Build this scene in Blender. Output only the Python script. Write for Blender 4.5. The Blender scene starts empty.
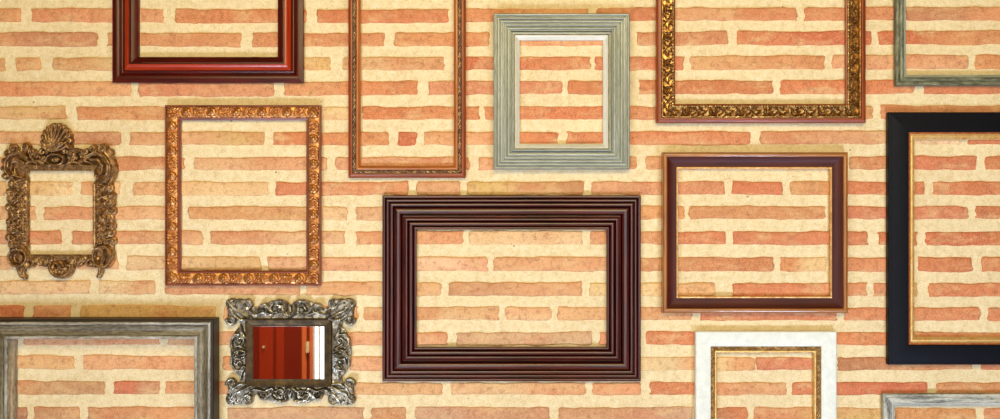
import bpy, math, random
import numpy as np
from mathutils import Vector

random.seed(7)
rng = np.random.default_rng(11)
SC = bpy.context.scene
COL = SC.collection
PI = math.pi

# ------------------------------------------------------------------ measures
K = 0.0025            # metres of wall per unit of the survey grid
D = 2.5               # distance of the camera from the wall
ZC = 1.6              # eye height


def wx(px, d=0.0):
    return (px - 500.0) * K * (D - d) / D


def wz(py, d=0.0):
    return ZC + (209.5 - py) * K * (D - d) / D


def lin(c):
    out = []
    for v in c[:3]:
        v = v / 255.0
        out.append(v / 12.92 if v <= 0.04045 else ((v + 0.055) / 1.055) ** 2.4)
    return (out[0], out[1], out[2], 1.0)


# ------------------------------------------------------------------ objects
def put(name, mesh, mats, parent=None):
    o = bpy.data.objects.new(name, mesh)
    COL.objects.link(o)
    for m in (mats if isinstance(mats, (list, tuple)) else [mats]):
        mesh.materials.append(m)
    if parent is not None:
        o.parent = parent
    return o


def mesh_from(name, verts, faces, uvs=None, smooth=True, angle=35, slots=None):
    me = bpy.data.meshes.new(name)
    me.from_pydata([tuple(v) for v in verts], [], [tuple(f) for f in faces])
    if slots is not None:
        me.polygons.foreach_set('material_index', slots)
    if uvs is not None:
        lay = me.uv_layers.new(name='grain')
        li = np.zeros(len(me.loops), dtype=np.int32)
        me.loops.foreach_get('vertex_index', li)
        lay.data.foreach_set('uv', np.asarray(uvs, dtype=np.float32)[li].ravel())
    if smooth:
        me.polygons.foreach_set('use_smooth', [True] * len(me.polygons))
        me.set_sharp_from_angle(angle=math.radians(angle))
    me.update()
    return me


def thing(name, label, cat, loc, group=None):
    o = bpy.data.objects.new(name, None)
    COL.objects.link(o)
    o.empty_display_size = 0.05
    o.location = loc
    o['label'] = label
    o['category'] = cat
    if group:
        o['group'] = group
    return o


def structure(o):
    o['kind'] = 'structure'
    return o


def box_geo(x0, x1, y0, y1, z0, z1, bev=0.0):
    """a box with chamfered vertical/horizontal edges, as verts and faces"""
    import bmesh
    bm = bmesh.new()
    bmesh.ops.create_cube(bm, size=1.0)
    for v in bm.verts:
        v.co = Vector(((x0 + x1) / 2 + v.co.x * (x1 - x0), (y0 + y1) / 2 + v.co.y * (y1 - y0), (z0 + z1) / 2 + v.co.z * (z1 - z0)))
    if bev > 0:
        bmesh.ops.bevel(bm, geom=list(bm.edges), offset=bev, segments=2, affect='EDGES', profile=0.7)
    bm.verts.index_update()
    vs = [tuple(v.co) for v in bm.verts]
    fs = [[v.index for v in f.verts] for f in bm.faces]
    bm.free()
    return vs, fs


def box(name, x0, x1, y0, y1, z0, z1, mat, parent=None, bev=0.0, origin=(0, 0, 0)):
    vs, fs = box_geo(x0, x1, y0, y1, z0, z1, bev)
    vs = [(v[0] - origin[0], v[1] - origin[1], v[2] - origin[2]) for v in vs]
    return put(name, mesh_from(name, vs, fs, smooth=False), mat, parent)


# ------------------------------------------------------------------ materials
class NT:
    def __init__(self, name):
        self.m = bpy.data.materials.new(name)
        self.m.use_nodes = True
        self.t = self.m.node_tree
        self.t.nodes.clear()
        self.out = self.t.nodes.new('ShaderNodeOutputMaterial')
        self.b = self.t.nodes.new('ShaderNodeBsdfPrincipled')
        self.t.links.new(self.b.outputs[0], self.out.inputs[0])

    def n(self, typ, **kw):
        nd = self.t.nodes.new(typ)
        for k, v in kw.items():
            if k in nd.inputs.keys():
                nd.inputs[k].default_value = v
            else:
                setattr(nd, k, v)
        return nd

    def l(self, a, b):
        self.t.links.new(a, b)

    def ramp(self, src, stops):
        r = self.t.nodes.new('ShaderNodeValToRGB')
        e = r.color_ramp.elements
        while len(e) < len(stops):
            e.new(0.5)
        for i, (p, c) in enumerate(stops):
            e[i].position = p
            e[i].color = c if len(c) == 4 else (c[0], c[1], c[2], 1)
        self.l(src, r.inputs[0])
        return r.outputs[0]

    def mix(self, fac, a, b, blend='MIX'):
        m = self.t.nodes.new('ShaderNodeMix')
        m.data_type = 'RGBA'
        m.blend_type = blend
        for s, v in ((m.inputs[0], fac), (m.inputs[6], a), (m.inputs[7], b)):
            if hasattr(v, 'is_linked'):
                self.l(v, s)
            else:
                s.default_value = v
        return m.outputs[2]

    def noise(self, scale, detail=4, rough=0.55, vec=None, stretch=None, uv=False):
        n = self.n('ShaderNodeTexNoise')
        n.inputs['Scale'].default_value = scale
        n.inputs['Detail'].default_value = detail
        n.inputs['Roughness'].default_value = rough
        if uv:
            src = self.n('ShaderNodeUVMap', uv_map='grain').outputs[0]
        else:
            src = self.n('ShaderNodeTexCoord').outputs['Object']
        if stretch is not None:
            mp = self.n('ShaderNodeMapping')
            mp.inputs['Scale'].default_value = stretch
            self.l(src, mp.inputs[0])
            src = mp.outputs[0]
        self.l(src, n.inputs['Vector'])
        return n.outputs['Fac']

    def bump(self, h, strength=0.3, dist=0.001, normal=None):
        b = self.n('ShaderNodeBump')
        b.inputs['Strength'].default_value = strength
        b.inputs['Distance'].default_value = dist
        self.l(h, b.inputs['Height'])
        if normal is not None:
            self.l(normal, b.inputs['Normal'])
        return b.outputs[0]

    def set(self, **kw):
        for k, v in kw.items():
            s = self.b.inputs[k.replace('_', ' ')]
            if hasattr(v, 'is_linked'):
                self.l(v, s)
            else:
                s.default_value = v


def mat_mortar():
    a = NT('lime_mortar')
    big = a.noise(7, 5, 0.6)
    mid = a.noise(60, 5, 0.7)
    fine = a.noise(420, 3, 0.7)
    c = a.ramp(big, [(0.3, lin(MORTAR[0])), (0.55, lin(MORTAR[1])), (0.75, lin(MORTAR[2]))])
    c = a.mix(0.5, c, a.ramp(mid, [(0.32, lin((196, 164, 104))), (0.5, lin((238, 218, 164))), (0.68, lin((254, 244, 216)))]))
    c = a.mix(0.3, c, a.ramp(fine, [(0.36, lin((160, 124, 78))), (0.58, lin((255, 242, 212)))]))
    v = a.n('ShaderNodeTexVoronoi', feature='F1')
    v.inputs['Scale'].default_value = 26
    tc = a.n('ShaderNodeTexCoord')
    a.l(tc.outputs['Object'], v.inputs['Vector'])
    pit = a.ramp(v.outputs['Distance'], [(0.03, (1, 1, 1)), (0.085, (0, 0, 0))])
    keep = a.ramp(a.noise(13, 1), [(0.5, (0, 0, 0)), (0.6, (1, 1, 1))])
    pit = a.mix(1.0, pit, keep, 'MULTIPLY')
    c = a.mix(pit, c, lin((122, 92, 60)))
    v2 = a.n('ShaderNodeTexVoronoi', feature='F1')
    v2.inputs['Scale'].default_value = 11
    a.l(tc.outputs['Object'], v2.inputs['Vector'])
    wht = a.ramp(v2.outputs['Distance'], [(0.035, (1, 1, 1)), (0.075, (0, 0, 0))])
    wht = a.mix(1.0, wht, a.ramp(a.noise(5.0, 1), [(0.58, (0, 0, 0)), (0.62, (1, 1, 1))]), 'MULTIPLY')
    c = a.mix(wht, c, lin((255, 252, 240)))
    n1 = a.bump(mid, 0.8, 0.003)
    n2 = a.bump(fine, 0.8, 0.0012, n1)
    a.set(Base_Color=c, Roughness=0.9, Normal=n2)
    return a.m


def mat_brick():
    a = NT('fired_clay')
    at = a.n('ShaderNodeAttribute', attribute_name='clay')
    blot = a.noise(22, 5, 0.65, stretch=(0.6, 1, 1.5))
    mid = a.noise(75, 5, 0.7)
    fine = a.noise(430, 3, 0.7)
    c = at.outputs['Color']
    c = a.mix(a.ramp(blot, [(0.5, (0, 0, 0)), (0.68, (0.7, 0.7, 0.7))]), c, lin((234, 196, 138)))
    red = a.noise(9, 3, 0.6, stretch=(0.7, 1, 2.2))
    c = a.mix(a.ramp(red, [(0.52, (0, 0, 0)), (0.7, (0.45, 0.45, 0.45))]), c, lin((210, 104, 56)))
    c = a.mix(a.ramp(mid, [(0.28, (0.75, 0.75, 0.75)), (0.49, (0, 0, 0))]), c, lin((150, 78, 42)))
    c = a.mix(a.ramp(mid, [(0.56, (0, 0, 0)), (0.76, (0.6, 0.6, 0.6))]), c, lin((240, 190, 136)))
    c = a.mix(0.3, c, a.ramp(fine, [(0.36, lin((112, 52, 28))), (0.6, lin((244, 190, 140)))]))
    n1 = a.bump(mid, 0.8, 0.003)
    n2 = a.bump(fine, 0.8, 0.0011, n1)
    a.set(Base_Color=c, Roughness=0.88, Normal=n2)
    return a.m


def mat_wood(name, dark, light, rough=0.3, coat=0.0, grain=1.0, spec=0.5):
    a = NT(name)
    g = a.noise(60, 5, 0.6, stretch=(0.12, 1.6, 1), uv=True)
    g2 = a.noise(260, 3, 0.6, stretch=(0.1, 1.3, 1), uv=True)
    c = a.ramp(g, [(0.3, lin(dark)), (0.72, lin(light))])
    c = a.mix(0.25 * grain, c, a.ramp(g2, [(0.35, lin(dark)), (0.65, lin(light))]))
    a.set(Base_Color=c, Roughness=rough, Coat_Weight=coat, Coat_Roughness=0.12, Specular_IOR_Level=spec,
          Normal=a.bump(g2, 0.15 * grain, 0.0006))
    return a.m


def mat_gilt(name, base, worn, hi, metallic=0.85, rough=0.35, scale=70, bump=0.35, wornamt=0.5):
    a = NT(name)
    n = a.noise(scale, 5, 0.65)
    f = a.noise(scale * 5, 3, 0.65)
    c = a.ramp(n, [(0.28, lin(worn)), (0.28 + 0.34 * wornamt, lin(base)), (0.75, lin(hi))])
    c = a.mix(0.25, c, a.ramp(f, [(0.35, lin(worn)), (0.65, lin(hi))]))
    r = a.ramp(n, [(0.3, (min(rough + 0.25, 1),) * 3), (0.7, (rough,) * 3)])
    m = a.ramp(n, [(0.25, (metallic * 0.55,) * 3), (0.5, (metallic,) * 3)])
    a.set(Base_Color=c, Metallic=m, Roughness=r, Normal=a.bump(f, bump, 0.0007))
    return a.m


def mat_weathered(name, dark, mid, light, rough=0.7, stretch=(0.14, 1.0, 1.0), scale=45, lo=0.34, hi=0.62, metallic=0.0):
    a = NT(name)
    g = a.noise(scale, 6, 0.7, stretch=stretch, uv=True)
    g2 = a.noise(scale * 4, 4, 0.7, stretch=(0.3, 1, 1), uv=True)
    c = a.ramp(g, [(lo, lin(dark)), ((lo + hi) / 2, lin(mid)), (hi, lin(light))])
    c = a.mix(0.35, c, a.ramp(g2, [(0.35, lin(dark)), (0.62, lin(light))]))
    a.set(Base_Color=c, Roughness=rough, Metallic=metallic, Normal=a.bump(g, 0.5, 0.001))
    return a.m


def mat_plain(name, c, rough=0.5, metallic=0.0, coat=0.0, var=0.12, scale=40, spec=0.5):
    a = NT(name)
    n = a.noise(scale, 4, 0.6)
    d = tuple(max(0, v * (1 - var)) for v in c)
    u = tuple(min(255, v * (1 + var)) for v in c)
    a.set(Base_Color=a.ramp(n, [(0.3, lin(d)), (0.7, lin(u))]), Roughness=rough, Metallic=metallic,
          Coat_Weight=coat, Coat_Roughness=0.1, Specular_IOR_Level=spec, Normal=a.bump(a.noise(scale * 6, 3), 0.15, 0.0005))
    return a.m


def mat_emit(name, c, s):
    a = NT(name)
    a.set(Base_Color=(0, 0, 0, 1), Emission_Color=lin(c), Emission_Strength=s)
    return a.m


MORTAR = [(214, 186, 126), (236, 211, 153), (244, 226, 172)]
M_MORTAR = mat_mortar()
M_BRICK = mat_brick()

# ------------------------------------------------------------------ the brick wall
CLAY = {
    'r': (214, 122, 72), 'R': (206, 94, 54), 'o': (218, 142, 90), 'p': (228, 168, 114),
    'y': (220, 182, 106), 'c': (242, 214, 156), 'b': (186, 120, 78), 'g': (184, 142, 116), 'd': (142, 88, 68),
}
# each course: top, bottom at left / right end, then (start, end, clay[, clay at its far end])
COURSES = [
    ((8, 22.5), (6.5, 20.5), [(-90, 21.5, 'o'), (31.5, 164, 'o', 'p'), (175, 307, 'r'), (317, 449, 'r'), (456, 588, 'o', 'p'), (597, 660, 'r'), (668, 797, 'p', 'o'), (804, 897, 'o'), (905, 1042, 'b', 'o')]),
    ((32, 46), (30, 44), [(-38, 98, 'o', 'b'), (107, 241.5, 'o'), (252, 385, 'r'), (394, 489, 'o'), (499, 626, 'p'), (636, 728, 'o', 'o'), (736, 871, 'r', 'R'), (878, 1010, 'R', 'o')]),
    ((57.5, 70.5), (55, 69), [(-110, 6, 'p'), (16, 41.5, 'p'), (53, 150, 'p', 'c'), (160, 331, 'y', 'y'), (342, 444.5, 'p', 'o'), (454, 590.5, 'R', 'r'), (595, 684, 'r'), (690, 825, 'p', 'o'), (832, 968, 'p'), (975, 1100, 'o')]),
    ((81, 95.5), (79, 93), [(-60, 131.5, 'r', 'p'), (138.5, 274, 'r', 'o'), (284, 418.5, 'o', 'r'), (428, 562.5, 'o'), (568, 628, 'r', 'o'), (639, 773, 'r'), (780, 914, 'r', 'r'), (923, 1060, 'r', 'b')]),
    ((106, 119.5), (104.5, 118), [(-66, 67, 'p', 'y'), (76.5, 210, 'o'), (222, 353, 'c'), (362, 480, 'r', 'o'), (484, 606, 'p', 'r'), (614, 748, 'o'), (756, 873, 'o', 'p'), (880, 1016, 'o')]),
    ((131.5, 145), (129.5, 143.5), [(-12, 121, 'p', 'b'), (129.5, 264.5, 'p', 'y'), (272.5, 389, 'r', 'o'), (397.5, 417, 'R'), (424, 558.5, 'p', 'r'), (566.5, 750, 'r'), (760, 893, 'o', 'p'), (900, 961, 'c'), (967, 1080, 'r')]),
    ((157, 170), (156, 169.5), [(-80, 52, 'p'), (60, 185, 'r'), (194, 327, 'p', 'o'), (335.5, 470, 'p', 'o'), (478, 510, 'p'), (520, 636.5, 'o'), (646, 700, 'o'), (708, 840, 'p'), (849, 902, 'o'), (911, 976, 'r'), (985, 1100, 'r')]),
    ((181, 195), (181, 194.5), [(-100, 7, 'p'), (16, 73, 'y', 'c'), (81, 121, 'r', 'p'), (133, 269, 'p', 'c'), (276, 409, 'R', 'r'), (416.5, 460, 'o'), (467, 584, 'y', 'b'), (590.5, 725, 'o', 'r'), (732, 783, 'r'), (790, 832, 'p', 'o'), (842, 925, 'r'), (932, 1060, 'r')]),
    ((206, 219.5), (206, 219.5), [(-96, 36, 'p'), (44, 180, 'r', 'p'), (188, 313, 'r', 'o'), (319, 348, 'c'), (355.5, 412, 'p'), (420, 560, 'o'), (568, 684.5, 'o', 'r'), (689, 825, 'o'), (835, 968, 'r'), (975, 1110, 'r')]),
    ((230, 244), (231.5, 245), [(-122, 8, 'p'), (17, 62, 'R', 'r'), (71.5, 203, 'r', 'p'), (210.5, 345.5, 'r', 'p'), (356, 463.5, 'r'), (469, 583, 'c'), (590, 669, 'r'), (676, 725, 'r'), (732, 868, 'r'), (877.5, 917, 'r'), (925.5, 1060, 'R', 'r')]),
    ((255.5, 269.5), (257, 271.5), [(-118, 14, 'p'), (24, 119, 'c', 'p'), (126.5, 261, 'c', 'y'), (268, 405, 'p', 'o'), (412, 487.5, 'c', 'p'), (493, 628, 'p', 'o'), (637, 774, 'o', 'r'), (780, 826, 'o', 'c'), (836, 908, 'o'), (917, 972.5, 'r'), (981, 1110, 'r')]),
    ((280.5, 294.5), (282.5, 296), [(-40, 90.5, 'c'), (98.5, 156, 'c', 'p'), (165, 300, 'r', 'o'), (306.5, 441, 'o', 'p'), (448, 581.5, 'b', 'o'), (589, 715, 'c', 'p'), (732, 866.5, 'r', 'o'), (873, 917, 'o', 'y'), (928, 1064, 'r')]),
    ((305, 318.5), (307.5, 321.5), [(-109, 25, 'R'), (33, 71.5, 'r'), (81, 216.5, 'y'), (224, 358.5, 'o'), (363.5, 499, 'r', 'p'), (505.5, 551, 'c'), (557, 692, 'p', 'o'), (699.5, 837, 'r'), (843.5, 980, 'r'), (988, 1120, 'r')]),
    ((331, 344.5), (332, 345), [(-117, 17, 'p'), (24, 160, 'p', 'o'), (167, 302, 'o', 'r'), (310, 447, 'o'), (456, 592.5, 'g'), (599, 640, 'r'), (646, 780, 'r', 'o'), (788, 905, 'r'), (913, 1046, 'o')]),
    ((355, 369), (356.5, 370), [(-60, 75, 'y'), (82, 217, 'o', 'r'), (223, 340, 'r', 'p'), (349, 482, 'o'), (490, 626, 'b'), (635, 705, 'c', 'p'), (716, 755, 'c', 'p'), (755.5, 828, 'r'), (837, 973, 'b', 'o'), (981, 1112, 'r', 'o')]),
    ((380.5, 394), (382.5, 395.5), [(-30, 105.5, 'o', 'b'), (113.5, 160, 'R', 'b'), (165.5, 300, 'r'), (308, 347, 'p'), (355, 442.5, 'p'), (450.5, 585.5, 'c', 'p'), (592, 641.5, 'r'), (649.5, 786.5, 'r', 'p'), (792, 928, 'r', 'R'), (936, 1070, 'o')]),
    ((406, 419.5), (408, 421), [(-108, 28, 'd'), (34, 81, 'b', 'p'), (88, 219, 'b', 'o'), (228, 364.5, 'g'), (371, 406, 'b'), (415.5, 549.5, 'g', 'b'), (558, 693, 'b', 'g'), (701, 747, 'b', 'r'), (754, 886, 'o', 'y'), (894, 976, 'o'), (984, 1110, 'o')]),
]


COURSE_X = (60, 220, 400, 650, 900)
COURSE_Y = [[(8, 22.2), (9.3, 23.6), (9.3, 23.3), (7.6, 21), (7, 20.6)], [(32, 46.6), (33, 47.2), (32.6, 46.8), (31.5, 45.6), (30.6, 45)], [(57.6, 71), (57.4, 70.8), (57, 70.2), (56.2, 70.3), (54.7, 69.4)], [(81.4, 96.4), (82, 97), (80.8, 95.3), (80.2, 94.2), (80, 94.4)], [(106.3, 119.6), (106.5, 120), (106.5, 119.7), (106.2, 120), (105.2, 119.3)], [(131.8, 144.9), (131.8, 145.4), (131.8, 145.6), (131.3, 145.1), (130.4, 144.6)], [(157, 170.3), (157, 170.3), (157, 170.2), (156.6, 169.4), (156, 170)], [(181.4, 195.7), (181.5, 195.5), (181.6, 195.3), (181.4, 194.8), (181.4, 195)], [(206.2, 219.6), (206.3, 220), (206.4, 220.5), (206, 219.6), (206, 219.1)], [(230.5, 244.4), (230.8, 244.6), (231, 244.8), (231, 244.1), (231.8, 245.6)], [(255.8, 269.7), (256, 270.2), (256.6, 271.2), (257, 271.4), (257, 271.9)], [(280.6, 294.4), (281.1, 295), (281.9, 295.9), (282.6, 296.4), (282.8, 296.6)], [(304.5, 318.6), (305.5, 319.5), (306.4, 320.4), (306.6, 320.4), (307.3, 320.8)], [(331, 344.8), (331.6, 345.2), (332, 345.7), (331.4, 345.1), (332, 345.2)], [(354.8, 369), (355.5, 370.5), (356.2, 371.3), (356.8, 370.8), (357, 369.9)], [(380.4, 394.5), (381.5, 394.5), (382.7, 394.8), (382.1, 395), (382.1, 395)], [(406.7, 420.5), (406.7, 420.5), (406.7, 420.5), (406.8, 420.8), (407.6, 421.5)]]


def smooth_noise(x, seed, scale):
    r = np.random.default_rng(seed)
    t = r.uniform(-1, 1, 4096)
    u = np.asarray(x) / scale + 2000
    i = np.floor(u).astype(int)
    f = u - i
    f = f * f * (3 - 2 * f)
    return t[i % 4096] * (1 - f) + t[(i + 1) % 4096] * f


def build_wall():
    V, F, S, C = [], [], [], []
    nv = 0
    # mortar bed: a gently uneven sheet
    x0, x1, y0, y1, st = -700, 1700, -390, 849.5, 4.0
    xs = np.arange(x0, x1 + 0.1, st)
    ys = np.append(np.arange(y0, y1, st), y1)
    gx, gy = np.meshgrid(xs, ys)
    dep = 0.0007 * smooth_noise(gx + gy * 7.3, 5, 9) + 0.0006 * rng.uniform(-1, 1, gx.shape) + 0.0006 * smooth_noise(gx * 0.8 + gy * 13.7, 6, 31)
    P = np.stack([(gx - 500) * K, -dep, ZC + (209.5 - gy) * K], -1).reshape(-1, 3)
    ny, nx = gx.shape
    idx = np.arange(nx * ny).reshape(ny, nx)
    q = np.stack([idx[1:, :-1], idx[1:, 1:], idx[:-1, 1:], idx[:-1, :-1]], -1).reshape(-1, 4)
    V.append(P)
    F.append(q)
    S.append(np.zeros(len(q), int))
    C.append(np.tile(np.array([[0.8, 0.7, 0.5, 1.0]]), (len(P), 1)))
    nv += len(P)
    # sides and back of the wall
    T = 0.25
    c = [((x0 - 500) * K, 0.003, ZC + (209.5 - y1) * K), ((x1 - 500) * K, 0.003, ZC + (209.5 - y1) * K),
         ((x1 - 500) * K, 0.003, ZC + (209.5 - y0) * K), ((x0 - 500) * K, 0.003, ZC + (209.5 - y0) * K)]
    b = [(p[0], T, p[2]) for p in c]
    V.append(np.array(c + b))
    F.append(np.array([[0, 1, 5, 4], [1, 2, 6, 5], [2, 3, 7, 6], [3, 0, 4, 7], [4, 5, 6, 7]])[:, ::-1] + nv)
    S.append(np.zeros(5, int))
    C.append(np.tile(np.array([[0.8, 0.7, 0.5, 1.0]]), (8, 1)))
    nv += 8

    rows = []
    for (_, _, bricks), cy in zip(COURSES, COURSE_Y):
        tb = [c[0] for c in cy]
        tb2 = [c[1] for c in cy]
        lst = list(bricks)
        a = lst[0][0] - 8
        while a > -690:
            L = random.choice([134, 134, 130, 66])
            lst.insert(0, (a - L, a, random.choice('oprropb')))
            a -= L + 8
        a = lst[-1][1] + 8
        while a < 1560:
            L = random.choice([134, 134, 130, 66])
            lst.append((a, a + L, random.choice('oprrrob')))
            a += L + 8
        rows.append((tb, tb2, lst))
    for k in list(range(1, 17)) + list(range(-1, -19, -1)):
        top = (8 - 24.9 * k) if k > 0 else (406 + 24.9 * (-k))
        if top + 14 > 845 or top < -385:
            continue
        a = -690 + random.uniform(-60, 0) + 60
        lst = []
        while a < 1560:
            L = random.choice([134, 134, 130, 66])
            lst.append((a, a + L, random.choice('oprrrobp')))
            a += L + 8
        rows.append(([top] * 5, [top + 14.3] * 5, lst))

    sd = 100
    for tb, tb2, lst in rows:
        for br in lst:
            sd += 1
            a, e = br[0], br[1]
            ca = np.array(CLAY[br[2]], float)
            cb = np.array(CLAY[br[3] if len(br) > 3 else br[2]], float)
            mx, my = (a + e) / 2, (tb[0] + tb2[0]) / 2
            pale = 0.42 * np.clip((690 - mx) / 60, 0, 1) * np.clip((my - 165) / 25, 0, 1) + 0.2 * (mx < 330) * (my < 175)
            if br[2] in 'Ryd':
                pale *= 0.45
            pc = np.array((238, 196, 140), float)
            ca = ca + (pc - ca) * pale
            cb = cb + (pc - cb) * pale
            jit = rng.uniform(-7, 7, 3) + rng.uniform(-6, 6)
            n = max(5, int((e - a) / 4.0))
            u = np.linspace(0, 1, n)
            px = a + (e - a) * u
            px[0] += 0.0
            # columns near the ends close together so corners come out rounded
            px = np.sort(np.concatenate([px, [a + 0.7, a + 1.8, e - 1.8, e - 0.7]]))
            u = (px - a) / (e - a)
            top = np.interp(px, COURSE_X, tb)
            bot = np.interp(px, COURSE_X, tb2)
            tilt = rng.uniform(-0.35, 0.35)
            top = top + 0.75 * smooth_noise(px, sd, 17) + 0.45 * smooth_noise(px, sd + 9000, 5) + tilt * (u - 0.5) * 2
            bot = bot + 0.65 * smooth_noise(px, sd + 3000, 15) + 0.4 * smooth_noise(px, sd + 7000, 5) + tilt * (u - 0.5) * 2
            ra, rb = rng.uniform(0.8, 3.5, 2)
            da, db = px - a, e - px

            def corner(d, r):
                t = np.clip(d / r, 0, 1)
                return r * (1 - np.sqrt(np.clip(1 - (1 - t) ** 2, 0, 1))) * 0.8
            top = top + corner(da, ra) + corner(db, rb)
            bot = bot - corner(da, rng.uniform(0.8, 3)) - corner(db, rng.uniform(0.8, 3))
            hgt = 0.0038 + rng.uniform(-0.0006, 0.0008)
            cols = []
            rr = [(0.0, -0.0012), (0.05, hgt * 0.75), (0.13, hgt), (0.38, hgt), (0.62, hgt), (0.87, hgt), (0.95, hgt * 0.75), (1.0, -0.0012)]
            pts = np.zeros((len(px), len(rr), 3))
            for j, (v, h) in enumerate(rr):
                yy = top * (1 - v) + bot * v
                hh = np.full(len(px), h) + 0.00035 * smooth_noise(px + j * 37, sd + 100 * j, 6) * (1 if 0 < j < len(rr) - 1 else 0)
                hh = hh.copy()
                hh[0] = hh[-1] = -0.0012
                hh[1] = min(hh[1], hgt * 0.75)
                hh[-2] = min(hh[-2], hgt * 0.75)
                pts[:, j, 0] = (px - 500) * K
                pts[:, j, 1] = -hh
                pts[:2, j, 0] += K * 1.3 * float(smooth_noise(j * 1.0, sd + 51, 1.3))
                pts[-2:, j, 0] += K * 1.3 * float(smooth_noise(j * 1.0, sd + 53, 1.3))
                pts[:, j, 2] = ZC + (209.5 - yy) * K
            nxx, nyy = len(px), len(rr)
            id2 = np.arange(nxx * nyy).reshape(nxx, nyy) + nv
            f = np.stack([id2[:-1, :-1], id2[:-1, 1:], id2[1:, 1:], id2[1:, :-1]], -1).reshape(-1, 4)
            V.append(pts.reshape(-1, 3))
            F.append(f)
            S.append(np.ones(len(f), int))
            w = u + 0.18 * smooth_noise(px, sd + 400, 25)
            w = np.clip((w - 0.35) / 0.3, 0, 1)[:, None]
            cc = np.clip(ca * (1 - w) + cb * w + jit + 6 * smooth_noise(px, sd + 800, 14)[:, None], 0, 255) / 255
            cl = np.where(cc <= 0.04045, cc / 12.92, ((cc + 0.055) / 1.055) ** 2.4)
            cl = np.concatenate([cl, np.ones((nxx, 1))], 1)
            C.append(np.repeat(cl, nyy, axis=0))
            nv += nxx * nyy
    V = np.concatenate(V)
    F = np.concatenate(F)
    S = np.concatenate(S)
    C = np.concatenate(C)
    me = bpy.data.meshes.new('wall_front')
    me.from_pydata(V.tolist(), [], F.tolist())
    me.polygons.foreach_set('material_index', S.astype(np.int32))
    at = me.color_attributes.new('clay', 'FLOAT_COLOR', 'POINT')
    at.data.foreach_set('color', C.astype(np.float32).ravel())
    me.polygons.foreach_set('use_smooth', [True] * len(me.polygons))
    me.set_sharp_from_angle(angle=math.radians(60))
    me.update()
    structure(put('wall_front', me, [M_MORTAR, M_BRICK]))


build_wall()

# ------------------------------------------------------------------ frames: swept mouldings
BACK = 0.0045       # the frames hang this far off the mortar


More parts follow.
